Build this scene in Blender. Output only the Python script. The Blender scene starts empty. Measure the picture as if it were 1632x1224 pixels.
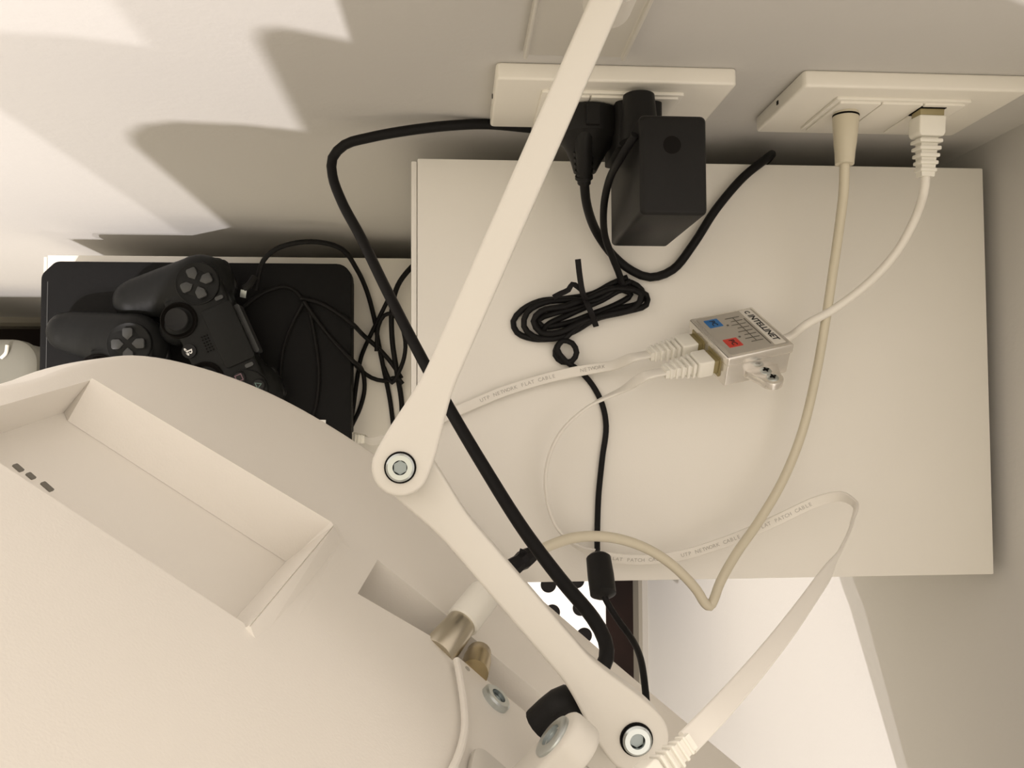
import bpy, bmesh, math, random
from mathutils import Vector, Matrix
random.seed(4)
C = bpy.context.scene.collection
sc = bpy.context.scene

# ------------------------------------------------------------------ camera
F = 1343.0; CX, CY = 816.0, 612.0; CAMZ = 1.5
def _frame():
    d = Vector((722.1-CX, 668.1-CY, F)).normalized()
    x0 = Vector((math.cos(-.004), math.sin(-.004), 0))
    X = (x0 - d*x0.dot(d)).normalized(); Z = -d; Y = Z.cross(X)
    return X, Y, Z
AX, AY, AZ = _frame()                     # world axes seen from the camera (x right, y down, z forward)
CR = Matrix(((AX.x, -AX.y, -AX.z), (AY.x, -AY.y, -AY.z), (AZ.x, -AZ.y, -AZ.z)))
cd = bpy.data.cameras.new('camera'); cam = bpy.data.objects.new('camera', cd); C.objects.link(cam)
cd.sensor_width = 36; cd.lens = 36*F/1632; cd.clip_start = .01
cam.matrix_world = Matrix.Translation((0, 0, CAMZ)) @ CR.to_4x4()
sc.camera = cam
def ray(px, py):
    c = Vector(((px-CX)/F, (py-CY)/F, 1.0))
    return Vector((c.dot(AX), c.dot(AY), c.dot(AZ)))
def P(px, py, D):                         # point D metres below the camera height
    r = ray(px, py); return Vector((0, 0, CAMZ)) + r*(D/-r.z)
def PY(px, py, y):                        # point on the plane Y = y
    r = ray(px, py); return Vector((0, 0, CAMZ)) + r*(y/r.y)

# ------------------------------------------------------------------ world, lamps, exposure
w = bpy.data.worlds.new('world'); sc.world = w; w.use_nodes = True
bg = w.node_tree.nodes['Background']; bg.inputs[0].default_value = (1, .87, .655, 1); bg.inputs[1].default_value = 1.06
LAMPS = [((-1.15, -1.25, 2.45), 172), ((-1.033, -1.251, 2.193), 52)]
def lamp_light(loc, power):
    l = bpy.data.lights.new('bulb_light', 'POINT'); l.energy = power; l.shadow_soft_size = .010; l.color = (1, .935, .93)
    o = bpy.data.objects.new('bulb_light', l); o.location = loc; C.objects.link(o); return o
for loc, p in LAMPS: lamp_light(loc, p)
sc.view_settings.view_transform = 'Standard'; sc.view_settings.look = 'None'
sc.view_settings.gamma = 1; sc.view_settings.use_curve_mapping = False; sc.view_settings.exposure = .28

# ------------------------------------------------------------------ materials
def mat(name, col, rough=.5, metal=0, bump=0, bscale=400, var=0, vscale=8, spec=.5, coat=0):
    m = bpy.data.materials.new(name); m.use_nodes = True; nt = m.node_tree; b = nt.nodes['Principled BSDF']
    b.inputs['Roughness'].default_value = rough; b.inputs['Metallic'].default_value = metal
    b.inputs['Specular IOR Level'].default_value = spec; b.inputs['Coat Weight'].default_value = coat
    b.inputs['Base Color'].default_value = (*col, 1)
    tc = nt.nodes.new('ShaderNodeTexCoord')
    if var:
        n = nt.nodes.new('ShaderNodeTexNoise'); n.inputs['Scale'].default_value = vscale; n.inputs['Detail'].default_value = 3
        nt.links.new(tc.outputs['Object'], n.inputs['Vector'])
        r = nt.nodes.new('ShaderNodeValToRGB')
        r.color_ramp.elements[0].position = .3; r.color_ramp.elements[1].position = .7
        r.color_ramp.elements[0].color = (*[c*(1-var) for c in col], 1); r.color_ramp.elements[1].color = (*[min(1, c*(1+var)) for c in col], 1)
        nt.links.new(n.outputs['Fac'], r.inputs['Fac']); nt.links.new(r.outputs['Color'], b.inputs['Base Color'])
    if bump:
        n = nt.nodes.new('ShaderNodeTexNoise'); n.inputs['Scale'].default_value = bscale; n.inputs['Detail'].default_value = 2
        nt.links.new(tc.outputs['Object'], n.inputs['Vector'])
        k = nt.nodes.new('ShaderNodeBump'); k.inputs['Strength'].default_value = bump; k.inputs['Distance'].default_value = .0005
        nt.links.new(n.outputs['Fac'], k.inputs['Height']); nt.links.new(k.outputs['Normal'], b.inputs['Normal'])
    return m
M = dict(
 wall=mat('wall_paint', (.555, .54, .515), .85, bump=.25, bscale=250, var=.015, vscale=3),
 floor=mat('dark_wood_floor', (.010, .0045, .003), .6, spec=.12, var=.35, vscale=14),
 base=mat('painted_baseboard', (.22, .20, .165), .5, var=.05),
 cab=mat('white_laminate', (.81, .785, .73), .45, bump=.06, bscale=900, var=.01),
 tv=mat('white_television_plastic', (.80, .765, .705), .42, bump=.12, bscale=1200),
 arm=mat('white_painted_metal', (.62, .595, .54), .35, bump=.05, bscale=900),
 plate=mat('white_plate_plastic', (.80, .77, .70), .3),
 black=mat('black_plastic', (.014, .0135, .013), .45, spec=.13, bump=.15, bscale=1500),
 cord=mat('black_cable_rubber', (.009, .0085, .0085), .5, spec=.13),
 console=mat('matt_black_console', (.008, .008, .0083), .6, spec=.13, bump=.4, bscale=2200),
 pad=mat('black_controller_plastic', (.012, .0125, .0125), .42, spec=.13, bump=.2, bscale=2500),
 btn=mat('dark_grey_button', (.040, .042, .043), .45),
 rubber=mat('stick_rubber', (.016, .016, .017), .6, spec=.2),
 steel=mat('zinc_steel', (.56, .60, .60), .28, 1),
 dark=mat('dark_recess', (.006, .005, .0045), .7, spec=.1),
 chrome=mat('silver_metallic_plastic', (.76, .73, .68), .24, .75, bump=.05),
 silver=mat('silver_face', (.52, .49, .44), .42, .45),
 brass=mat('aged_brass', (.42, .34, .2), .3, 1),
 nickel=mat('brushed_nickel', (.58, .53, .43), .32, 1),
 flat=mat('white_flat_cable', (.78, .75, .69), .45),
 coax=mat('beige_coaxial_cable', (.60, .55, .43), .4),
 boot=mat('white_boot_plastic', (.80, .78, .71), .4),
 amber=mat('clear_plug_with_contacts', (.30, .25, .12), .15, .2),
 blue=mat('blue_label', (.02, .15, .42), .5), red=mat('red_label', (.55, .045, .03), .5),
 ink=mat('black_ink', (.015, .015, .015), .6), grey=mat('grey_ink', (.42, .40, .36), .6),
 inkgrey=mat('dark_grey_ink', (.13, .12, .10), .6), socket=mat('dark_socket_steel', (.30, .34, .35), .4, 1),
 whiteink=mat('white_ink', (.75, .75, .75), .5), pink=mat('pink_ink', (.17, .09, .115), .5), green=mat('green_ink', (.10, .17, .15), .5),
 strip=mat('pale_label_strip', (.72, .69, .63), .4), tape=mat('black_tape', (.009, .008, .0085), .5, spec=.15),
 paper=mat('white_metal_bin', (.85, .84, .82), .45), bin=mat('grey_translucent_plastic', (.20, .195, .165), .3),
 inside=mat('grey_caster_side', (.3, .28, .25), .6), shade=mat('lamp_glass', (.9, .85, .75), .4),
)

# ------------------------------------------------------------------ helpers
ORG = {}
def obj(name, bm, m, parent=None, smooth=True, angle=35):
    bmesh.ops.recalc_face_normals(bm, faces=bm.faces[:])
    if parent is not None: org = ORG[parent.name]
    else:
        xs = [v.co for v in bm.verts]
        org = Vector(((min(c.x for c in xs)+max(c.x for c in xs))/2, (min(c.y for c in xs)+max(c.y for c in xs))/2, min(c.z for c in xs)))
    bmesh.ops.translate(bm, vec=-org, verts=bm.verts[:])
    me = bpy.data.meshes.new(name); bm.to_mesh(me); bm.free()
    if m: me.materials.append(m)
    o = bpy.data.objects.new(name, me); C.objects.link(o)
    if parent is not None: o.parent = parent
    else: o.location = org
    ORG[o.name] = org
    if smooth:
        for p in me.polygons: p.use_smooth = True
        try:
            me.set_sharp_from_angle(angle=math.radians(angle))
        except Exception: pass
    return o
def thing(name, label, cat, loc, group=None):
    o = bpy.data.objects.new(name, None); C.objects.link(o); o.location = loc; ORG[o.name] = Vector(loc)
    o.empty_display_size = .02
    o['label'] = label; o['category'] = cat
    if group: o['group'] = group
    return o
def tag(o, label, cat, group=None):
    o['label'] = label; o['category'] = cat
    if group: o['group'] = group
    return o
def bake(o):                              # apply modifiers
    dg = bpy.context.evaluated_depsgraph_get(); e = o.evaluated_get(dg)
    me = bpy.data.meshes.new_from_object(e, preserve_all_data_layers=True, depsgraph=dg)
    o.modifiers.clear(); o.data = me
    for p in me.polygons: p.use_smooth = True
    try: me.set_sharp_from_angle(angle=math.radians(35))
    except Exception: pass
def bevel(o, wdt, seg=2, ang=30):
    k = o.modifiers.new('b', 'BEVEL'); k.width = wdt; k.segments = seg; k.limit_method = 'ANGLE'; k.angle_limit = math.radians(ang)
    bake(o); return o
def box_bm(a, b, bm=None, fr=None):
    bm = bm or bmesh.new(); vs = []
    for x in (a[0], b[0]):
        for y in (a[1], b[1]):
            for z in (a[2], b[2]):
                p = Vector((x, y, z)); vs.append(bm.verts.new(fr(p) if fr else p))
    for f in ((0,1,3,2),(4,6,7,5),(0,4,5,1),(2,3,7,6),(0,2,6,4),(1,5,7,3)): bm.faces.new([vs[i] for i in f])
    return bm
def prism_bm(pts, z0, z1, fr=None, bm=None):
    """pts 2D -> extruded between z0 and z1 in frame fr"""
    bm = bm or bmesh.new(); fr = fr or (lambda p: p)
    a = [bm.verts.new(fr(Vector((x, y, z0)))) for x, y in pts]; b = [bm.verts.new(fr(Vector((x, y, z1)))) for x, y in pts]
    n = len(pts); bm.faces.new(a); bm.faces.new(b[::-1])
    for i in range(n): bm.faces.new((a[i], a[(i+1) % n], b[(i+1) % n], b[i]))
    return bm
def frame(o, x, y, z):
    o, x, y, z = Vector(o), Vector(x), Vector(y), Vector(z)
    return lambda p: o + x*p[0] + y*p[1] + z*p[2]
def orth(z, hint=(0, 0, 1)):
    z = Vector(z).normalized(); h = Vector(hint)
    if abs(z.dot(h.normalized())) > .98: h = Vector((1, 0, 0))
    x = h.cross(z).normalized(); return x, z.cross(x), z
def circle(r, n=24, cx=0, cy=0, r2=None): return [(cx+r*math.cos(2*math.pi*i/n), cy+(r2 or r)*math.sin(2*math.pi*i/n)) for i in range(n)]
def rrect(x0, y0, x1, y1, r, n=5):
    out = []
    for cx, cy, a0 in ((x1-r, y1-r, 0), (x0+r, y1-r, 90), (x0+r, y0+r, 180), (x1-r, y0+r, 270)):
        for i in range(n+1):
            a = math.radians(a0+90*i/n); out.append((cx+r*math.cos(a), cy+r*math.sin(a)))
    return out
def lathe_bm(o, axis, prof, n=28, bm=None, hint=(0, 0, 1)):
    """prof = [(h, r)...] along axis from o"""
    bm = bm or bmesh.new(); x, y, z = orth(axis, hint); rings = []
    for h, r in prof:
        if r < 1e-6: rings.append([bm.verts.new(Vector(o)+z*h)]); continue
        rings.append([bm.verts.new(Vector(o)+z*h+x*(r*math.cos(2*math.pi*i/n))+y*(r*math.sin(2*math.pi*i/n))) for i in range(n)])
    for a, b in zip(rings, rings[1:]):
        if len(a) == 1 and len(b) == 1: continue
        for i in range(n):
            j = (i+1) % n
            if len(a) == 1: bm.faces.new((a[0], b[i], b[j]))
            elif len(b) == 1: bm.faces.new((a[i], a[j], b[0]))
            else: bm.faces.new((a[i], a[j], b[j], b[i]))
    if len(rings[0]) > 1: bm.faces.new(rings[0])
    if len(rings[-1]) > 1: bm.faces.new(rings[-1][::-1])
    return bm
def spline(pts, step=.004):
    pts = [Vector(p) for p in pts]; q = [pts[0]*2-pts[1]] + pts + [pts[-1]*2-pts[-2]]; out = []
    for i in range(1, len(q)-2):
        p0, p1, p2, p3 = q[i-1], q[i], q[i+1], q[i+2]
        t0 = 0; t1 = t0+max(1e-5, (p1-p0).length)**.5; t2 = t1+max(1e-5, (p2-p1).length)**.5; t3 = t2+max(1e-5, (p3-p2).length)**.5
        n = max(2, int((p2-p1).length/step))
        for k in range(n):
            t = t1+(t2-t1)*k/n
            A1 = p0*((t1-t)/(t1-t0))+p1*((t-t0)/(t1-t0)); A2 = p1*((t2-t)/(t2-t1))+p2*((t-t1)/(t2-t1)); A3 = p2*((t3-t)/(t3-t2))+p3*((t-t2)/(t3-t2))
            B1 = A1*((t2-t)/(t2-t0))+A2*((t-t0)/(t2-t0)); B2 = A2*((t3-t)/(t3-t1))+A3*((t-t1)/(t3-t1))
            out.append(B1*((t2-t)/(t2-t1))+B2*((t-t1)/(t2-t1)))
    out.append(pts[-1]); return out
def tube_bm(pts, r, step=.004, n=12, bm=None, r1=None):
    bm = bm or bmesh.new(); c = spline(pts, step); m = len(c)
    T = [(c[min(i+1, m-1)]-c[max(i-1, 0)]).normalized() for i in range(m)]
    x = T[0].orthogonal().normalized(); rings = []
    for i in range(m):
        x = (x-T[i]*x.dot(T[i])).normalized(); y = T[i].cross(x)
        rr = r if r1 is None else r+(r1-r)*i/(m-1)
        rings.append([bm.verts.new(c[i]+x*(rr*math.cos(2*math.pi*k/n))+y*(rr*math.sin(2*math.pi*k/n))) for k in range(n)])
    for a, b in zip(rings, rings[1:]):
        for k in range(n): bm.faces.new((a[k], a[(k+1) % n], b[(k+1) % n], b[k]))
    bm.faces.new(rings[0]); bm.faces.new(rings[-1][::-1]); return bm
def ribbon(pts, sides, wd, th, step=.003):
    """flat cable: pts with a side vector each; returns bm and frames"""
    c = spline([tuple(p) for p in pts], step); pts = [Vector(p) for p in pts]
    # parameter of each sample by nearest progress
    L = [0]
    for a, b in zip(c, c[1:]): L.append(L[-1]+(b-a).length)
    ks = []; j = 0
    for p in pts:
        j = min(range(j, len(c)), key=lambda i: (c[i]-p).length); ks.append(L[j])
    bm = bmesh.new(); rings = []; fr = []
    m = len(c)
    for i in range(m):
        T = (c[min(i+1, m-1)]-c[max(i-1, 0)]).normalized(); s = L[i]
        j = 0
        while j < len(ks)-2 and s > ks[j+1]: j += 1
        t = max(0, min(1, (s-ks[j])/max(1e-9, ks[j+1]-ks[j]))); t = t*t*(3-2*t)
        S = Vector(sides[j]).normalized()*(1-t)+Vector(sides[j+1]).normalized()*t
        S = (S-T*S.dot(T)).normalized(); N = T.cross(S); fr.append((c[i], T, S, N, s))
        prof = [(-1, 0), (-.93, .8), (-.8, 1), (.8, 1), (.93, .8), (1, 0), (.93, -.8), (.8, -1), (-.8, -1), (-.93, -.8)]
        rings.append([bm.verts.new(c[i]+S*(a*wd/2)+N*(b*th/2)) for a, b in prof])
    n = len(rings[0])
    for a, b in zip(rings, rings[1:]):
        for k in range(n): bm.faces.new((a[k], a[(k+1) % n], b[(k+1) % n], b[k]))
    bm.faces.new(rings[0]); bm.faces.new(rings[-1][::-1])
    return bm, fr
def text_bm(s, size, fr, bm=None, depth=None, align='CENTER', warp=None, bold=0):
    cu = bpy.data.curves.new('t', 'FONT'); cu.body = s; cu.size = size; cu.align_x = align; cu.align_y = 'CENTER'; cu.resolution_u = 2; cu.offset = bold
    o = bpy.data.objects.new('t', cu); C.objects.link(o); bpy.context.view_layer.update()
    me = o.to_mesh(); vs = [v.co.copy() for v in me.vertices]; fs = [list(p.vertices) for p in me.polygons]; o.to_mesh_clear()
    bpy.data.objects.remove(o); bpy.data.curves.remove(cu)
    bm = bm or bmesh.new(); nv = [bm.verts.new(fr(v)) for v in vs]
    for f in fs:
        try: bm.faces.new([nv[i] for i in f])
        except ValueError: pass
    return bm
def cut(o, cutters):
    for bm in cutters:
        n0 = len(o.data.vertices)
        bmesh.ops.recalc_face_normals(bm, faces=bm.faces[:])
        me = bpy.data.meshes.new('c'); bm.to_mesh(me); bm.free(); c = bpy.data.objects.new('c', me); C.objects.link(c)
        k = o.modifiers.new('x', 'BOOLEAN'); k.operation = 'DIFFERENCE'; k.object = c; k.solver = 'EXACT'
        c.location = -o_world(o); 
        c.location = (0, 0, 0)
        bpy.context.view_layer.update(); bake(o); bpy.data.objects.remove(c); pass
def o_world(o): return ORG[o.name]

WALLY = .172; WALLX = .334
ZC = 1.5-.4923      # upper cabinet top
ZL = 1.5-.795       # lower cabinet top
ZK = 1.5-.756       # console top

# ------------------------------------------------------------------ room
def struct(name, bm, m):
    o = obj(name, bm, m, smooth=False); o['kind'] = 'structure'; return o
struct('floor', box_bm((-3, -3.2, -.05), (WALLX+.1, WALLY+.1, 0)), M['floor'])
struct('wall_back', box_bm((-3, WALLY, 0), (WALLX+.1, WALLY+.1, 2.7)), M['wall'])
struct('wall_right', box_bm((WALLX, -3.2, 0), (WALLX+.1, WALLY, 2.7)), M['wall'])
def baseboard(name, p0, p1, out):
    p0, p1, out = Vector(p0), Vector(p1), Vector(out)
    f = frame(p0, out, Vector((0, 0, 1)), (p1-p0).normalized())
    return struct(name, prism_bm([(0, 0), (.014, 0), (.014, .045), (.009, .052), (0, .055)], 0, (p1-p0).length, f), M['base'])
baseboard('baseboard_back', (-3, WALLY, 0), (WALLX-.014, WALLY, 0), (0, -1, 0))
baseboard('baseboard_right', (WALLX, -3.2, 0), (WALLX, WALLY, 0), (-1, 0, 0))

# ------------------------------------------------------------------ cabinets
def cabinet(label, x0, x1, y0, y1, z0, z1):
    t = thing('cabinet', label, 'cabinet', ((x0+x1)/2, (y0+y1)/2, z0))
    th = .0036
    o = obj('top_panel', box_bm((x0+th, y0+.0005, z1-.016), (x1, y1, z1)), M['cab'], t); bevel(o, .0007)
    o = obj('side_panel', box_bm((x0, y0+.0005, z0), (x0+th-.0003, y1-.0015, z1-.0004)), M['cab'], t); bevel(o, .0007)
    o = obj('side_panel', box_bm((x1-.014, y0+.0165, z0), (x1, y1, z1-.0165)), M['cab'], t)
    obj('bottom_panel', box_bm((x0+th, y0+.0165, z0), (x1-.0145, y1, z0+.014)), M['cab'], t)
    obj('back_panel', box_bm((x0+th, y1-.006, z0+.0145), (x1-.0145, y1-.001, z1-.0165)), M['cab'], t)
    d = obj('door', box_bm((x0+th+.001, y0+.001, z0+.002), (x1-.001, y0+.016, z1-.018)), M['cab'], t); bevel(d, .001)
    return t
CX0, CX1, CY1, CY0 = -.0244, .3262, .1534, -.0955
cabinet('white box cabinet against the right wall with the splitter and coiled cord on its top', CX0, CX1, CY0, CY1, .0, ZC)
LX0, LX1 = -.3745, -.0395
cabinet('lower white cabinet on the left carrying the black game console', LX0, LX1, -.098, .152, .0, ZL)

# ------------------------------------------------------------------ television
UD = Vector((.744, -.668, 0)).normalized(); NH = Vector((.668, .744, 0)).normalized(); TT = math.atan(.213)
VD = Vector((0, 0, 1))*math.cos(TT)-NH*math.sin(TT); ND = NH*math.cos(TT)+Vector((0, 0, 1))*math.sin(TT)
TO = Vector((0, 0, CAMZ-.45))-NH*.043
TV = frame(TO, UD, VD, ND)
def tvpix(px, py, w=0):
    r = ray(px, py); o = Vector((0, 0, CAMZ)); k = ((TO+ND*w)-o).dot(ND)/r.dot(ND); p = o+r*k-TO
    return p.dot(UD), p.dot(VD)
tv = thing('television', 'white television seen from behind on the folding wall arm', 'television', TO)
px_out = [(0, 603), (60, 583), (120, 569), (180, 563), (240, 570), (330, 594), (400, 621), (450, 645), (500, 673), (550, 704), (605, 741), (720, 842), (852, 958), (978, 1066), (1092, 1161), (1187, 1238)]
ol = [Vector((*tvpix(a, b, -.0072), 0)) for a, b in px_out]
left_u = ol[0].x
outline = [Vector((left_u-.003, .405, 0)), Vector((left_u-.002, .33, 0)), Vector((left_u-.001, .24, 0))] + ol + [Vector((.30, -.052, 0)), Vector((.326, -.036, 0)), Vector((.342, -.006, 0)), Vector((.347, .035, 0)), Vector((.348, .11, 0)), Vector((.348, .22, 0)), Vector((.348, .405, 0))]
sm = spline(outline, .006)
# inward normal per point (closed at the top by a straight line)
def inset(d):
    n = len(sm); out = []
    for i in range(n):
        t = (sm[min(i+1, n-1)]-sm[max(i-1, 0)]); t.normalize(); nn = Vector((-t.y, t.x, 0))
        if i == 0: nn = Vector((1, -1, 0))
        if i == n-1: nn = Vector((-1, -1, 0))
        out.append(sm[i]+nn*d)
    return out
bm = bmesh.new(); rings = []
for d, wz in ((0, -.068), (0, -.0105), (.0006, -.0094), (.0068, -.0022), (.0076, -.0016), (.0095, -.0014), (.014, -.002)):
    rings.append([bm.verts.new(TV(Vector((p.x, p.y, wz)))) for p in inset(d)])
n = len(rings[0])
for a, b in zip(rings, rings[1:]):
    for i in range(n): bm.faces.new((a[i], a[(i+1) % n], b[(i+1) % n], b[i]))
bm.faces.new(rings[0]); bm.faces.new(rings[-1][::-1])
shell = obj('rear_housing', bm, M['tv'], None)
shell.location = (0, 0, 0)
for v in shell.data.vertices: v.co += ORG[shell.name]
def tvpoly(pxs, w=-.002): return [tvpix(a, b, w) for a, b in pxs]
LA = [(*tvpix(146, 603, -.001), -.001), (*tvpix(527, 832, .0045), .0045), (*tvpix(531, 838, .0045), .0045), (*tvpix(398, 997, -.0005), -.0005)]
pk1 = tvpoly([(-60, 662), (0, 647)])+[(a, b) for a, b, c_ in LA]+tvpoly([(390, 994), (0, 738), (-80, 690)])
pk2 = tvpoly([(570, 946), (602, 892), (713, 982), (800, 1056), (1010, 1230), (975, 1262), (871, 1162), (764, 1074), (692, 1017)])
cut(shell, [prism_bm(pk1, -.0175, .02, TV), prism_bm(pk2, -.022, .02, TV)])
for v in shell.data.vertices: v.co -= TO
shell.parent = tv; ORG[shell.name] = TO.copy()
bm = bmesh.new(); OUT = [(-.002, -.006), (.002, -.021), (.013, -.012), (.012, .002)]; rr = []
for (a, b, c_), (du, dv) in zip(LA, OUT):
    rr.append([bm.verts.new(TV(Vector(q))) for q in ((a, b, -.006), (a, b, c_-.0006), (a+du*.03, b+dv*.03, c_), (a+du*.5, b+dv*.5, (c_-.002)*.42-.002), (a+du, b+dv, -.0024), (a+du, b+dv, -.006))])
for p, q in zip(rr, rr[1:]):
    for i in range(6): bm.faces.new((p[i], p[(i+1) % 6], q[(i+1) % 6], q[i]))
bm.faces.new(rr[0]); bm.faces.new(rr[-1][::-1]); obj('recess_lip', bm, M['tv'], tv, smooth=False)
bm = bmesh.new(); rr = []
INW = [(.004, .003), (-.002, .0055), (-.0045, .004), (-.0045, -.001)]
for (a, b, c_), (du, dv) in zip(LA, INW):
    rr.append([bm.verts.new(TV(Vector(q))) for q in ((a+du*.02, b+dv*.02, c_+.0002), (a+du, b+dv, -.0174), (a-du*.1, b-dv*.1, -.0174), (a-du*.1, b-dv*.1, c_-.001))])
for p, q in zip(rr, rr[1:]):
    for i in range(4): bm.faces.new((p[i], p[(i+1) % 4], q[(i+1) % 4], q[i]))
bm.faces.new(rr[0]); bm.faces.new(rr[-1][::-1]); obj('recess_wall', bm, M['tv'], tv, smooth=False)
o = obj('screen_panel', prism_bm(rrect(left_u-.012, -.022, .405, .418, .012), -.088, -.0685, TV), M['tv'], tv); bevel(o, .003)
o = obj('screen', prism_bm(rrect(left_u+.004, -.005, .390, .400, .004), -.0895, -.0882, TV), M['black'], tv)
# ports in the first recess: small dark sockets in its upper wall
for a, b, s in ((31, 745, .0014), (51, 758, .0012), (77, 775, .0018)):
    u, v = tvpix(a, b, -.002)
    obj('port', prism_bm(rrect(u-s, v-.0006, u+s, v+.0016, .0004), -.0022, -.0018, TV), M['inkgrey'], tv)
u0, v0 = tvpix(45, 722, -.0185); u1, v1 = tvpix(92, 760, -.0185)
bm = box_bm((u0, v0-.0006, -.0195), (u1, v0+.0006, -.0184), fr=TV); obj('port_cover_seam', bm, M['grey'], tv)
# aerial sockets
def tvbase(px, py, w): u, v = tvpix(px, py, w); return TV(Vector((u, v, w)))
b0 = tvbase(757, 1066, -.003)
an = obj('aerial_socket', lathe_bm(b0+VD*.004, -VD, [(0, .0058), (.012, .0058), (.0125, .0052), (.0185, .0052), (.0195, .0045), (.0198, .0022), (.015, .0022)], 24), M['brass'], tv)
b1 = tvbase(703, 1034, -.004); bx_ = (tvbase(776, 942, .016)-b1).normalized(); PLL = (tvbase(776, 942, .016)-b1).length
# screw
def screw(name, parent, c, ax, r, h=.003, m=None, ring=True, sock=True):
    x, y, z = orth(ax)
    if ring: obj('recess_ring', lathe_bm(c-z*.0004, z, [(0, r*1.13), (.0006, r*1.13), (.0006, r*1.02), (.0002, r*1.02)], 32), M['dark'], parent)
    s = obj(name, lathe_bm(c-z*.001, z, [(0, r), (h*.8, r), (h, r*.86), (h, r*.52), (h*.25, r*.50), (h*.25, 0)], 36), m or M['steel'], parent)
    if sock:
        q = obj('socket_recess', prism_bm(circle(r*.50, 6), h*.25, h*.5, frame(c-z*.001, x, y, z)), M['socket'], s)
    return s
screw('fixing_screw', tv, tvbase(788, 1116, -.002)+ND*.0005, ND, .0062, .0032, ring=False)
u, v = tvpix(745, 1066, -.002); obj('screw_hole', lathe_bm(TV(Vector((u, v, -.0022))), ND, [(0, .0012), (.0004, .0012)], 12), M['grey'], tv)

# ------------------------------------------------------------------ wall arm
DA = .27; DB = .2800
J0 = P(638, 745, DA); JE = P(1022, 1192, DA+.003)
d1 = ray(966, 0)
A_top = P(966, 0, DA); dirA = (A_top-J0).normalized(); K = (.152-J0.y)/dirA.y; W0 = J0+dirA*K
arm = thing('television_wall_arm', 'cream painted folding metal arm linking the television to the wall', 'wall mount', (W0.x, WALLY, W0.z-.1))
def bar(name, a, b, hw, ra, rb, z0, z1, m=M['arm'], fa_=.028, fb_=.028):
    """bar with round flared ends, seen from above"""
    a2, b2 = Vector((a.x, a.y, 0)), Vector((b.x, b.y, 0)); L = (b2-a2).length; x = (b2-a2).normalized(); y = Vector((-x.y, x.x, 0))
    def width(s):
        w = hw if 0 <= s <= L else 0
        for d, r, fl in ((s, ra, fa_), (L-s, rb, fb_)):
            if abs(d) < r: w = max(w, math.sqrt(r*r-d*d))
            if 0 <= d < fl: t = d/fl; w = max(w, hw+(r-hw)*(1-t*t*(3-2*t)))
        return w
    ss = [-ra*math.cos(math.radians(6*i)) for i in range(0, 16)]+[L*i/60 for i in range(1, 60)]+[L+rb*math.sin(math.radians(6*i)) for i in range(0, 16)]
    ss = sorted(set(round(q, 6) for q in ss))
    pts = [(q, width(q)) for q in ss]; pts = pts+[(q, -w_) for q, w_ in pts[::-1] if w_ > 1e-5]
    f = frame(Vector((a2.x, a2.y, 0)), x, y, Vector((0, 0, 1)))
    o = obj(name, prism_bm(pts, z0, z1, f), m, arm, angle=40); bevel(o, .0012, 3, 50); return o
za = CAMZ-DA
bar('upper_arm', W0, J0, .0052, .0095, .0092, za-.010, za, fa_=.004, fb_=.034)
bar('forearm', Vector((J0.x, J0.y, 0)), Vector((JE.x, JE.y, 0)), .0057, .0090, .0112, za-.0215, za-.0105, fa_=.03, fb_=.034)
# raised collar where the forearm climbs to its outer bolt
screw('pivot_bolt', arm, Vector((J0.x, J0.y, za+.0004)), (0, 0, 1), .0045, .0028)
JEt = Vector((JE.x, JE.y, za-.0105))
JE2 = P(1022, 1192, CAMZ-JEt.z); 
screw('pivot_bolt', arm, Vector((JE.x, JE.y, za-.0101)), (0, 0, 1), .0049, .003)
obj('pivot_barrel', lathe_bm(Vector((J0.x, J0.y, za-.0102)), (0, 0, -1), [(-.0001, .0062), (.0150, .0062), (.0155, .005)], 24), M['arm'], arm)
obj('pivot_barrel', lathe_bm(Vector((W0.x, W0.y, za-.0102)), (0, 0, -1), [(0, .0085), (.0008, .0092), (.020, .0092), (.0208, .0085)], 28), M['arm'], arm)
# wall plate of the mount with folded flanges
bx0, bx1 = W0.x-.024, W0.x+.024
bm = prism_bm([(bx0, 0), (bx0, -.0050), (bx0+.002, -.0050), (bx0+.002, -.003), (bx1-.002, -.003), (bx1-.002, -.0050), (bx1, -.0050), (bx1, 0)], CAMZ-.384, CAMZ-.19, frame((0, WALLY, 0), (1, 0, 0), (0, 1, 0), (0, 0, 1)))
o = obj('wall_plate', bm, M['arm'], arm); bevel(o, .0008)
bm = prism_bm(rrect(-.0085, -.018, .0085, .018, .003), 0, .012, frame((W0.x, WALLY-.016, za-.010), (1, 0, 0), (0, 0, 1), (0, 1, 0)))
obj('hinge_block', bm, M['arm'], arm)
# tilt head: yoke on the forearm end, lug to the television
hc = P(896, 1176, .262)                      # tilt axis, near end
lugf = frame(hc, ND*-1, VD, UD)              # x towards the television, y up, z along the tilt axis
prof = [(.009*math.cos(math.radians(a)), .009*math.sin(math.radians(a))) for a in range(90, 271, 12)]
prof = [(-abs(x) if False else x, y) for x, y in prof] + [(.030, -.009), (.030, .009)]
o = obj('tilt_lug', prism_bm(prof, -.002, .0085, lugf), M['arm'], arm); bevel(o, .0022, 3)
screw('tilt_bolt', arm, hc-UD*.0020-ND*.002-VD*.0005, -UD, .0072, .0022, ring=False)
pf = frame(hc+Vector((0, 0, 0)), UD, VD, ND)
cu, cv = (hc-TO).dot(UD), (hc-TO).dot(VD)
o = obj('television_plate', prism_bm(rrect(cu-.012, cv-.022, cu+.05, cv+.06, .006), -.0015, .0015, TV), M['arm'], arm); bevel(o, .0008)
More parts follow.
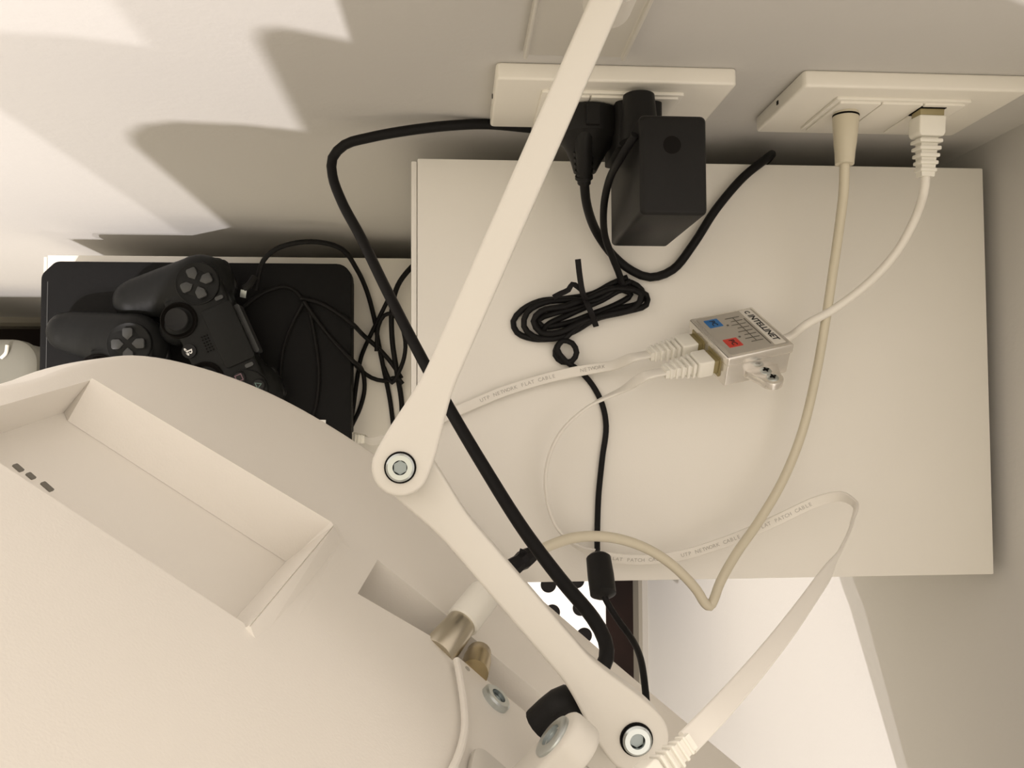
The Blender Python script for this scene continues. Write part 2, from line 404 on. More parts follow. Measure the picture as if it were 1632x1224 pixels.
# yoke: block under the forearm end
yk = Vector((JE.x, JE.y, za-.022))
o = obj('yoke', prism_bm([(-.0060, .020), (.0060, .020), (.007, .0), (.004, -.0045), (-.004, -.0045), (-.007, 0)], -.026, 0, frame(yk, UD, -NH, (0, 0, 1))), M['arm'], arm); bevel(o, .002, 2)



# ------------------------------------------------------------------ sockets on the wall
FY = WALLY-.0085
def wall_plate(label, x0, x1, zt, zb, mods, name='socket_plate'):
    t = thing(name, label, 'socket', ((x0+x1)/2, WALLY, zb))
    f = frame((0, WALLY, 0), (1, 0, 0), (0, 0, 1), (0, -1, 0))
    o = obj('cover_plate', prism_bm(rrect(x0, zb, x1, zt, .0025, 3), 0, .0085, f), M['plate'], t); bevel(o, .0016, 3)
    mx0, mx1 = mods[0][0], mods[-1][1]
    zc = (zt+zb)/2; mz0, mz1 = zc-.0225, zc+.0200
    fr_ = prism_bm(rrect(mx0-.0022, mz0-.0022, mx1+.0022, mz1+.0022, .0015, 3), .0083, .0101, f)
    o = obj('module_frame', fr_, M['plate'], t); bevel(o, .0005)
    for a, b in mods:
        o = obj('module', prism_bm(rrect(a+.0003, mz0, b-.0003, mz1, .0008, 3), .0095, .0113, f), M['plate'], t); bevel(o, .0005)
    obj('side_notch', box_bm((x0-.0004, WALLY-.005, zc-.001), (x0+.0003, WALLY-.003, zc+.001)), M['dark'], t)
    return t, (mz0, mz1)
pzt, pzb = CAMZ-.3985, CAMZ-.4655
zm = (pzt+pzb)/2
wall_plate('white wall plate with power sockets behind the arm, the left of the two plates', .0208, .1395, pzt, pzb, [(.0465, .0690), (.0690, .0915), (.0915, .1140)])
wall_plate('white wall plate on the right with aerial and network outlets', .1730, .2900, pzt, pzb, [(.1975, .2200), (.2200, .2425), (.2425, .2650)], 'outlet_plate')
FZ = WALLY-.0113    # module faces

# ------------------------------------------------------------------ black power plug with its lead
def up(px, py, D): return P(px, py, D)
cz = ZC+.0028
pl = thing('mains_cable', 'black two-pin plug and its lead looping over the cabinet and down behind it', 'power cord', PY(938, 190, FZ-.02))
pc = PY(944, 172, FZ); pc.z = zm; pcx = P(944, 172, CAMZ-zm).x
pc = Vector((.0705, FZ, zm))
f = frame(pc, (1, 0, 0), (0, 0, 1), (0, -1, 0))
bm = bmesh.new(); rings = []
for d, rx, rz, oz in ((.0, .0150, .0150, 0), (.001, .0170, .0168, 0), (.010, .0172, .0172, 0), (.014, .0165, .0165, 0), (.018, .0120, .0135, -.002), (.024, .0085, .010, -.005), (.029, .006, .0065, -.010)):
    rings.append([bm.verts.new(f(Vector((rx*math.cos(a)*(1.0), rz*math.sin(a)+oz, d)))) for a in [2*math.pi*i/28 for i in range(28)]])
for a, b in zip(rings, rings[1:]):
    for i in range(28): bm.faces.new((a[i], a[(i+1) % 28], b[(i+1) % 28], b[i]))
bm.faces.new(rings[0]); bm.faces.new(rings[-1][::-1])
o = obj('plug_body', bm, M['black'], pl)
obj('plug_key', box_bm((.067, FZ-.013, zm+.0165), (.0735, FZ-.003, zm+.0195)), M['black'], pl)
s0 = P(929, 222, .425); s1 = P(931, 292, .438)
bm = tube_bm([P(938, 190, .420), P(931, 225, .424), P(931, 260, .430), s1], .0052, .002, 14, r1=.0036)
obj('strain_relief', bm, M['black'], pl)
for k in range(5):
    c = s0.lerp(s1, .30+.14*k); obj('relief_rib', lathe_bm(c, s1-s0, [(-.0011, .0044), (-.0008, .0052-.0001*k), (.0008, .0052-.0001*k), (.0011, .0044)], 16), M['black'], pl)
obj('lead', tube_bm([s1-(s1-s0)*.1, P(935, 325, .452), P(952, 372, .476), P(978, 408, .484), P(1008, 432, .4885), P(1036, 442, .4888), P(1072, 430, .4885), P(1106, 388, .487), P(1140, 335, .486), P(1185, 282, .487), P(1216, 257, .489), P(1230, 246, .50), Vector((.20, .1625, ZC-.06)), Vector((.20, .163, ZC-.4))], .0026), M['cord'], pl)

# ------------------------------------------------------------------ wall adapter
ad = thing('power_adapter', 'bulky black box power adapter in the left wall plate with its coiled lead', 'adapter', (.1, .12, CAMZ-.455))
q0, q1 = P(1021, 341, .380), P(1126, 184, .380); x0, x1, y0, y1 = q0.x, q1.x, q0.y, q1.y
bm = bmesh.new()
lev = [(CAMZ-.452, 0.0), (CAMZ-.3815, 0.0), (CAMZ-.380, .0012)]
rings = []
for z, ins in lev:
    rings.append([bm.verts.new((x, y, z)) for x, y in rrect(x0+ins, y0+ins, x1-ins, y1-ins, .0025, 4)])
for a, b in zip(rings, rings[1:]):
    n = len(a)
    for i in range(n): bm.faces.new((a[i], a[(i+1) % n], b[(i+1) % n], b[i]))
bm.faces.new(rings[0]); bm.faces.new(rings[-1][::-1])
o = obj('case', bm, M['black'], ad); bevel(o, .0007, 2)
bm = lathe_bm((x0+.006, y1-.004, CAMZ-.408), (0, 1, 0), [(0, .0098), (.006, .0094), (.0235, .0078), (.0245, .0075)], 26)
for v in bm.verts: v.co.y = min(v.co.y, FZ)
obj('plug_neck', bm, M['black'], ad)
obj('pin_face', prism_bm(rrect(-.014, -.02, .010, .018, .004), 0, FZ-y1+.004, frame((.0965, y1-.004, zm), (1, 0, 0), (0, 0, 1), (0, 1, 0))), M['black'], ad)
hp = P(1071, 231, .380); obj('screw_well', lathe_bm(hp+Vector((0, 0, -.0002)), (0, 0, 1), [(0, .0042), (.0004, .0042), (.00045, .0038), (.00045, 0)], 24), M['dark'], ad)

# adapter lead: along the case, into the coil, loop, ferrite, to the television
al = ad
def c(px, py, h=0): return P(px, py, .4923-.0020-h)
R1 = .0017
path = [P(1012, 215, .383), P(990, 250, .395), P(970, 290, .425), P(962, 335, .447), P(964, 375, .462), P(976, 410, .476), P(985, 432, .482), c(992, 452, .004)]
obj('lead', tube_bm(path, R1+.0003, .003), M['cord'], al)
coils = [
 [(988, 445), (1015, 455), (1026, 470), (1018, 483), (985, 492), (950, 505), (915, 522), (885, 538), (850, 540), (824, 530), (818, 512), (832, 494), (860, 480), (900, 476), (945, 468), (975, 452), (1000, 442)],
 [(1005, 448), (985, 458), (950, 478), (905, 478), (868, 482), (840, 498), (835, 520), (850, 536), (880, 540), (915, 528), (950, 508), (1000, 496), (1030, 486), (1030, 470), (1012, 462)],
 [(1012, 462), (975, 460), (940, 474), (900, 488), (862, 496), (850, 512), (862, 530), (890, 530), (930, 512), (975, 500), (1012, 490), (1022, 470), (1000, 458)],
 [(1000, 458), (965, 470), (925, 488), (880, 500), (858, 510), (864, 520), (900, 516), (945, 500), (985, 484), (1005, 470), (992, 462), (960, 478), (910, 500), (870, 520), (866, 532), (892, 536), (925, 515)],
]
for i, cl in enumerate(coils):
    pts = [c(a, b, .0008+.0022*(i % 3)+.0012*math.sin(j*1.7+i)) for j, (a, b) in enumerate(cl)]
    obj('coil_turn', tube_bm(pts, R1+.0001, .003), M['cord'], al)
loop = [c(925, 515, .005), c(905, 535, .004), c(888, 552, .002), c(885, 566, .001), c(896, 577, .001), c(912, 575, .003), c(919, 562, .004), c(912, 547, .0045), c(896, 543, .004), c(888, 556, .004), c(900, 574, .003), c(925, 592, .0005), c(945, 615), c(960, 645), c(966, 680), c(960, 730), c(954, 790), c(952, 845), P(952, 878, .484), P(955, 893, .466)]
obj('lead', tube_bm(loop, R1, .003), M['cord'], al)
loop2 = [c(1000, 485, .002), c(960, 505, .001), c(900, 545, .001), c(850, 540, .001), c(830, 530, .001), c(855, 545, .001), c(885, 556, .001), c(912, 585, .001)]
fa, fb = P(953, 884, .462), P(962, 952, .446)
fd = fb-fa; L = fd.length
o = obj('ferrite_core', lathe_bm(fa, fd, [(0, .0032), (.0008, .0054), (.0022, .0068), (L*.5, .0072), (L-.002, .0070), (L-.0008, .005), (L, .003)], 20), M['black'], al); o['label'] = 'fat black ferrite cylinder on the lead'
obj('lead', tube_bm([fb-fd*.06, P(972, 968, .445), P(988, 992, .44), P(1008, 1020, .43), P(1021, 1050, .415), P(1028, 1095, .40), P(1031, 1130, .39), P(1033, 1165, .375), P(1030, 1200, .36)], R1, .003), M['cord'], al)
# twist tie: flat strip ends and knot
def strip(parent, name, pts, wd, th, m, side=(1, 0, 0)):
    bm, fr = ribbon([Vector(p) for p in pts], [side]*len(pts), wd, th, .002); return obj(name, bm, m, parent, angle=50)
tie = thing('twist_tie', 'black twist tie with two free ends around the coiled lead', 'tie', c(928, 470))
strip(tie, 'tie_end', [c(934, 478, .010), c(929, 468, .013), c(924, 440, .016), c(921, 413, .018)], .0034, .0006, M['tape'])
strip(tie, 'tie_end', [c(934, 478, .010), c(926, 462, .013), c(912, 453, .014), c(906, 462, .013), c(893, 468, .014), c(882, 474, .015)], .0032, .0006, M['tape'], (0, 1, 0))
strip(tie, 'tie_loop', [c(928, 466, .006), c(934, 480, .0105), c(942, 498, .010), c(950, 520, .002)], .0034, .0008, M['tape'])

# ------------------------------------------------------------------ thick black television cord
tc_ = thing('power_cable', 'thick black cord running from behind the left wall plate to the television', 'cable', P(640, 520, .46))
pts = [Vector((.045, WALLY-.0035, CAMZ-.480)), P(778, 198, .4775), P(720, 200, .474), P(650, 208, .475), P(590, 219, .480), P(549, 231, .484), P(530, 252, .486), P(530, 280, .484), P(545, 322, .477), P(575, 378, .464), P(615, 460, .444), P(660, 548, .425), P(710, 640, .405), P(770, 742, .382), P(835, 845, .362), P(895, 925, .345), P(945, 985, .33), P(964, 1020, .322), P(966, 1050, .315), P(950, 1080, .31), P(925, 1105, .307), P(905, 1118, .307)]
obj('lead', tube_bm(pts, .0029, .004, 14), M['cord'], tc_)
q = [P(930, 1098, .306), P(905, 1112, .300), P(880, 1135, .300), P(862, 1160, .303)]
obj('plug', tube_bm([P(938, 1142, .303), P(918, 1128, .300), P(903, 1122, .299), P(884, 1134, .300), P(860, 1156, .302)], .0066, .002, 16), M['black'], tc_)

# ------------------------------------------------------------------ network plugs
def rj45(parent, tip, d, wv, name='plug', boot=True, s=1.0):
    """tip: front end of plug; d: direction from cable towards the tip; wv: width direction"""
    d = Vector(d).normalized(); wv = Vector(wv); wv = (wv-d*wv.dot(d)).normalized(); n = d.cross(wv)
    f = frame(tip, -d*s, wv*s, n*s)
    o = obj(name, box_bm((0, -.0058, -.004), (.012, .0058, .004), fr=f), M['amber'], parent); bevel(o, .0004)
    o = obj('boot', prism_bm([(.0095, -.0064), (.0095, .0064), (.0175, .0064), (.0190, .0054), (.0190, -.0054), (.0175, -.0064)], -.0050, .0050, f), M['boot'], parent); bevel(o, .0009, 3)
    o2 = obj('latch_cover', prism_bm([(.0045, 0), (.0055, .0026), (.008, .0038), (.0165, .0040), (.0185, .002), (.0185, -.002), (.0165, -.004), (.008, -.0038), (.0055, -.0026)], .0046, .0066, f), M['boot'], parent); bevel(o2, .0008)
    for k in range(5):
        hw = .0056-.0004*k
        r_ = obj('boot_rib', box_bm((.0200+.0033*k, -hw, -hw*.82), (.0218+.0033*k, hw, hw*.82), fr=f), M['boot'], parent); bevel(r_, .0006)
    obj('boot_core', prism_bm([(.0185, -.0042), (.0185, .0042), (.0372, .0031), (.0372, -.0031)], -.0026, .0026, f), M['boot'], parent)
    return f(Vector((.0365, 0, 0)))

# ------------------------------------------------------------------ network splitter (tilted silver box)
DAq = .4690; sA = F/DAq
def camvec(x, y, z): return (AXw*x + AYw*y + AZw*z)
AXw = CR @ Vector((1, 0, 0)); AYw = CR @ Vector((0, -1, 0)); AZw = CR @ Vector((0, 0, -1))
E1 = camvec(116, -24, 32)/sA; E2 = camvec(41, 70, -97)/sA; E3 = camvec(0, 46, 33)/sA
e1 = E1.normalized(); e2 = (E2-e1*E2.dot(e1)).normalized(); e3 = e1.cross(e2)
if e3.dot(E3) < 0: e3 = -e3
SL, SW, SH = .0415, .043, .0195
SA = P(1101, 507, DAq)
low = min((SA+e1*a+e2*b+e3*g).z for a in (0, SL) for b in (0, SW) for g in (0, SH)); SA.z += (ZC-low)+.0001
SF = frame(SA, e1, e2, e3)
sp = thing('network_splitter', 'silver two-port network splitter box with blue and red labels on the cabinet top', 'splitter', SF(Vector((SL/2, SW/2, SH))))
o = obj('lid', box_bm((0, 0, 0), (SL, SW, .006), fr=SF), M['chrome'], sp); bevel(o, .0012, 3)
o = obj('body', box_bm((.0008, .0006, .0055), (SL-.0006, SW-.0010, SH), fr=SF), M['chrome'], sp); bevel(o, .0010, 3)
o = obj('top_label', prism_bm(rrect(.003, .002, SL-.002, SW-.002, .001), -.0002, .0002, SF), M['silver'], sp)
o = obj('name_strip', prism_bm(rrect(SL-.0105, .0025, SL-.0035, SW-.0035, .0003), -.0004, -.0001, SF), M['strip'], sp)
tf = frame(SF(Vector((SL-.0070, SW*.52, -.0005))), e2, e1, -e3)
obj('lettering', text_bm('INTELLINET', .0053, tf, bold=.00018), M['ink'], sp, smooth=False)
bm = bmesh.new(); lc = SF(Vector((SL-.0070, .0058, -.0005)))
for a0 in range(0, 15): 
    t0_, t1_ = math.radians(50+a0*18), math.radians(50+a0*18+18)
    bm.faces.new([bm.verts.new(lc+e2*(math.cos(t)*r)+e1*(math.sin(t)*r)) for t, r in ((t0_, .0016), (t1_, .0016), (t1_, .0009), (t0_, .0009))])
obj('round_logo', bm, M['ink'], sp, smooth=False)
bl = obj('blue_label', prism_bm(rrect(.0060, .0055, .0145, .0135, .0004), -.0004, -.0001, SF), M['blue'], sp)
rl = obj('red_label', prism_bm(rrect(.0060, .0265, .0145, .0345, .0004), -.0004, -.0001, SF), M['red'], sp)
obj('lettering', text_bm('PC', .0045, frame(SF(Vector((.0102, .0095, -.0005))), e2, e1, -e3), bold=.0001), M['ink'], bl, smooth=False)
obj('lettering', text_bm('PC', .0045, frame(SF(Vector((.0102, .0305, -.0005))), e2, e1, -e3), bold=.0001), M['ink'], rl, smooth=False)
bm = bmesh.new()
for k in range(8):
    y = .0075+k*.0036; box_bm((.0205 if k % 2 else .0188, y, -.0005), (.0278, y+.00035, -.0001), bm, SF)
box_bm((.0235, .0075, -.0005), (.0238, .033, -.0001), bm, SF)
for y in (.0140, .0265): prism_bm(circle(.0007, 10, .0168, y), -.0005, -.0001, SF, bm)
box_bm((.0292, .0105, -.0005), (.0296, .038, -.0001), bm, SF)
obj('wiring_diagram', bm, M['inkgrey'], sp, smooth=False)
# ports on the left side
for y in (.012, .030):
    obj('port', box_bm((-.0003, y-.0066, .004), (.004, y+.0066, .016), fr=SF), M['amber'], sp)
# mounting ear with two screws on the front side
ear = []
for a in range(-90, 91, 15): ear.append((.0065*math.sin(math.radians(a)), .0100+.0065*math.cos(math.radians(a))))
ef = frame(SF(Vector((SL*.56, SW-.0012, .0115))), e1, e2, e3)
ear = [(-.0105, 0)]+[(-.0090, .003)]+ear+[(.0090, .003), (.0105, 0)]
eo = obj('mounting_ear', prism_bm(ear, 0, .0045, ef), M['chrome'], sp); bevel(eo, .0006)
for yy in (.0042, .0110):
    s_ = obj('ear_screw', lathe_bm(ef(Vector((0, yy, .0002))), -e3, [(0, .0032), (.0006, .0032), (.0010, .0026)], 20), M['steel'], eo)
    bm = box_bm((-.0018, yy-.0003, -.0014), (.0018, yy+.0003, -.0007), fr=ef); box_bm((-.0003, yy-.0018, -.0014), (.0003, yy+.0018, -.0007), bm, ef)
    obj('cross_slot', bm, M['dark'], s_)

# flat white patch cables
Zv = Vector((0, 0, 1)); Yv = Vector((0, 1, 0)); Xv = Vector((1, 0, 0))
FW, FT = .0062, .0016
def printing(parent, fr, s0, text, size=.0030, flip=False, gap=1.0):
    """print small grey lettering on the wide face of a flat cable"""
    bm = bmesh.new(); s = s0
    for ch in text:
        i = min(range(len(fr)), key=lambda k: abs(fr[k][4]-s)); cpt, T, S, N, s_i = fr[i]; cpt = cpt+T*(s-s_i)
        view = (Vector((0, 0, CAMZ))-cpt)
        n = N if N.dot(view) > 0 else -N
        x = T if not flip else -T; y = n.cross(x)
        
        if ch != ' ': text_bm(ch, size, frame(cpt+n*(FT/2+.00012), x, y, n), bm)
        s += size*.70*gap*(-1 if flip else 1)
        if s > fr[-1][4] or s < 0: break
    obj('printed_lettering', bm, M['grey'], parent, smooth=False)
# 1: lower port, long loop over the cabinet and off to the television
ca = thing('patch_cable', 'long flat white network cable looping over the cabinet and back to the television', 'cable', P(1000, 600, .47), )
pt1 = SF(Vector((.0065, .0300, .0100)))
dpl = (P(1125, 597, .465)-P(1040, 603, .468)).normalized()
dA = -e1*1.0
def plug_dir(px0, py0, px1, py1, D0, D1): return (P(px1, py1, D1)-P(px0, py0, D0)).normalized()
endA = rj45(ca, pt1, e1, e2)
pA = [endA-e1*.000, endA-e1*.010, P(990, 622, .470), P(935, 650, .474), P(893, 690, .477), P(873, 735, .479), P(870, 785, .481), P(884, 835, .483), P(912, 866, .484), P(955, 884, .485), P(1010, 892, .484), P(1080, 886, .482), P(1160, 862, .478), P(1240, 828, .472), P(1300, 800, .466), P(1340, 791, .458), P(1362, 803, .448), P(1358, 833, .430), P(1338, 880, .395), P(1298, 942, .335), P(1245, 1015, .280), P(1190, 1082, .245), P(1135, 1143, .222), P(1095, 1184, .212)]
EDG = Zv*.9-Xv*.42+Yv*.1
sd = [e2, e2, e2*.5+Zv*.6, Zv, Zv, Zv, Zv, Zv, Zv+Yv*.3, Zv*.5+Yv*.8, Zv*.2+Yv, Zv*.1+Yv, Yv, Yv, Yv+Zv*.2, Yv*.8+Zv*.5, Zv+Yv*.3-Xv*.2, EDG, EDG+Yv*.1, Xv*-.8+Yv*.5+Zv*.5, Yv*.6-Xv*.8, Yv*.6-Xv*.8, Yv*.6-Xv*.8, Yv*.6-Xv*.8]
bm, frA = ribbon(pA, sd, FW, FT); obj('flat_cord', bm, M['flat'], ca, angle=60)
i0 = min(range(len(frA)), key=lambda i: (frA[i][0]-P(975, 888, .484)).length)
printing(ca, frA, frA[i0][4], 'FLAT PATCH CABLE    UTP NETWORK CABLE     FLAT PATCH CABLE')
pE = P(1095, 1184, .212); tE = P(1040, 1240, .206); dE = (tE-pE).normalized()
rj45(ca, pE+dE*.0228, dE, Yv*.7-Xv*.7, s=.64)
# 2: upper port, runs left under the arm to the console
cb = thing('patch_cable', 'flat white network cable from the splitter running left beneath the arm', 'cable', P(900, 590, .48))
pt2 = SF(Vector((.0065, .0120, .0100)))
endB = rj45(cb, pt2, e1, e2)
pB = [endB, endB-e1*.010, P(975, 583, .480), P(930, 590, .484), P(870, 603, .487), P(800, 625, .488), P(745, 648, .489), P(700, 668, .489), P(655, 690, .488), P(630, 698, .50), P(605, 702, .56), P(590, 703, .68), P(582, 700, .765)]
sdB = [e2, e2, e2*.6-Yv*.4]+[-Yv]*10
bm, frB = ribbon(pB, sdB, FW, FT); obj('flat_cord', bm, M['flat'], cb, angle=60)
i0 = min(range(len(frB)), key=lambda i: (frB[i][0]-P(765, 640, .4885)).length)
printing(cb, frB, frB[i0][4], 'UTP NETWORK FLAT CABLE       NETWORK', flip=True)
p9 = P(582, 700, .765); tp = P(545, 696, .775); rj45(cb, p9+(tp-p9).normalized()*.036, tp-p9, Yv)
# 3: round-ish cable from the far side of the splitter up to the wall outlet
cc_ = thing('patch_cable', 'white network cable rising from the splitter to the right wall plate', 'cable', P(1400, 440, .47))
far = SF(Vector((SL+.001, SW*.5, .011)))
wp = Vector((.2505, FZ, CAMZ-.452))
wtop = PY(1476, 196, FZ-.004)
a_ = PY(1478, 196, FZ-.006); b_ = P(1474, 296, CAMZ-a_.z+.003)
da = (a_-b_).normalized()
plug_tip = a_+da*.0135
endC = rj45(cc_, plug_tip, da, Xv, s=1.12)
obj('jack_opening', box_bm((a_.x-.0068, FZ-.0003, a_.z-.006), (a_.x+.0068, FZ+.001, a_.z+.0065)), M['dark'], cc_)
obj('cord', tube_bm([endC+da*.002, endC-da*.006, P(1460, 345, .438), P(1430, 400, .445), P(1385, 450, .452), P(1330, 492, .460), P(1285, 517, .464), far+e1*.012, far-e1*.002], .0024, .003), M['flat'], cc_)

# ------------------------------------------------------------------ coaxial aerial cable
cx_ = thing('aerial_cable', 'beige coaxial aerial cable from the right wall plate across the cabinet to the television', 'cable', P(1300, 560, .47))
wa = PY(1348, 186, FZ-.002); wb = Vector((P(1346, 262, CAMZ-wa.z).x, P(1346, 262, CAMZ-wa.z).y, wa.z))
dd = (wb-wa); LL = dd.length
obj('wall_plug', lathe_bm(wa, dd, [(-.004, .0060), (0, .0066), (.0008, .0068), (LL*.55, .0058), (LL*.75, .0052), (LL, .0048)], 24), M['coax'], cx_)
obj('plug_collar', lathe_bm(wa, -dd, [(-.0004, .0068), (.0006, .0068), (.0007, .0060), (.0020, .0060)], 24), M['dark'], cx_)
obj('cord', tube_bm([wb-dd*.1, P(1345, 300, .430), P(1338, 360, .443), P(1328, 430, .456), P(1316, 510, .464), P(1300, 600, .469), P(1278, 690, .471), P(1248, 765, .470), P(1210, 830, .466), P(1172, 885, .458), P(1147, 930, .450), P(1137, 957, .446), P(1131, 966, .445), P(1124, 962, .444), P(1110, 940, .442), P(1080, 908, .438), P(1045, 882, .433), P(1005, 864, .427), P(960, 855, .420), P(915, 857, .413), P(880, 868, .406), P(850, 882, .400), P(825, 897, .394), P(812, 908, .390)], .00265, .003), M['coax'], cx_)
# tape wrapped on the cable
t0, t1 = P(846, 884, .3985), P(812, 908, .390)
dt = t1-t0
bm = lathe_bm(t0, dt, [(0, .0030), (.0004, .0041), (dt.length*.35, .0046), (dt.length*.55, .0040), (dt.length, .0047), (dt.length+.0004, .003)], 9)
o = obj('tape_wrap', bm, M['tape'], cx_, smooth=False); o['label'] = 'crumpled black tape around the beige cable'
strip(cx_, 'tape_tail', [P(838, 886, .394), P(836, 880, .392), P(828, 877, .392)], .002, .0004, M['tape'])
obj('aerial_plug', lathe_bm(b1+bx_*.015, bx_, [(0, .0062), (.001, .0072), (PLL-.018, .0072), (PLL-.015, .0062), (PLL-.013, .004), (PLL-.010, .003)], 28), M['boot'], cx_)
obj('plug_ring', lathe_bm(b1-bx_*.003, bx_, [(0, .0072), (.001, .0074), (.0185, .0064), (.0195, .0058)], 28), M['nickel'], cx_)
obj('cord', tube_bm([b1+bx_*(PLL-.014), b1+bx_*(PLL+.002), P(800, 918, .386), P(812, 908, .390)], .00265, .003), M['coax'], cx_)

# thin white wire down the back of the television
wp_ = [tvpix(726, 1054, 0), tvpix(731, 1080, 0), tvpix(737, 1120, 0), tvpix(739, 1160, 0), tvpix(731, 1200, 0), tvpix(712, 1245, 0), tvpix(700, 1290, 0)]
bm = tube_bm([TV(Vector((a, b, .0006))) for a, b in wp_], .0014, .002, 10)
tag(obj('wire', bm, M['tv']), 'thin white wire curving down the television back beside the aerial plug', 'wire')

# ------------------------------------------------------------------ game console
cxr = [P(65, 415, .756).x, P(560, 425, .756).x]
gx0, gx1, gy1 = P(65, 450, .756).x, P(560, 450, .756).x, P(300, 418, .756).y
gy0 = gy1-.262
con = thing('game_console', 'flat black game console on the lower cabinet under two controllers', 'game console', ((gx0+gx1)/2, (gy0+gy1)/2, ZL))
def conpoly(i=0):
    pts = []
    r = .0135-i
    for cx, cy, a0 in ((gx1-.0135, gy1-.0135, 0),):
        for k in range(7): a = math.radians(a0+15*k); pts.append((cx+r*math.cos(a), cy+r*math.sin(a)))
    for k in range(5):
        a = math.radians(90+12*k/1.33); pts.append((gx0+.016+(.010-i)*math.cos(a), gy1-.010+(.010-i)*math.sin(a)))
    for k in range(5):
        a = math.radians(140+10*k); pts.append((gx0+.010+(.010-i)*math.cos(a), gy1-.016+(.010-i)*math.sin(a)))
    for cx, cy, a0 in ((gx0+.0135, gy0+.0135, 180), (gx1-.0135, gy0+.0135, 270)):
        for k in range(7): a = math.radians(a0+15*k); pts.append((cx+r*math.cos(a), cy+r*math.sin(a)))
    return pts
o = obj('lower_shell', prism_bm(conpoly(.0018), ZL+.003, ZL+.0185), M['console'], con)
obj('seam', prism_bm(conpoly(.004), ZL+.0180, ZL+.0205), M['dark'], con)
o = obj('upper_shell', prism_bm(conpoly(0), ZL+.0200, ZK), M['console'], con); bevel(o, .0012, 3, 50)
for a, b in ((gx0+.03, gy0+.03), (gx1-.03, gy0+.03), (gx0+.03, gy1-.03), (gx1-.03, gy1-.03)):
    obj('foot', lathe_bm((a, b, ZL), (0, 0, 1), [(0, .006), (.0035, .007)], 16), M['rubber'], con)
obj('side_groove', box_bm((gx0+.0055, gy0+.02, ZK-.0001), (gx0+.0063, gy1-.018, ZK+.00025)), M['btn'], con)

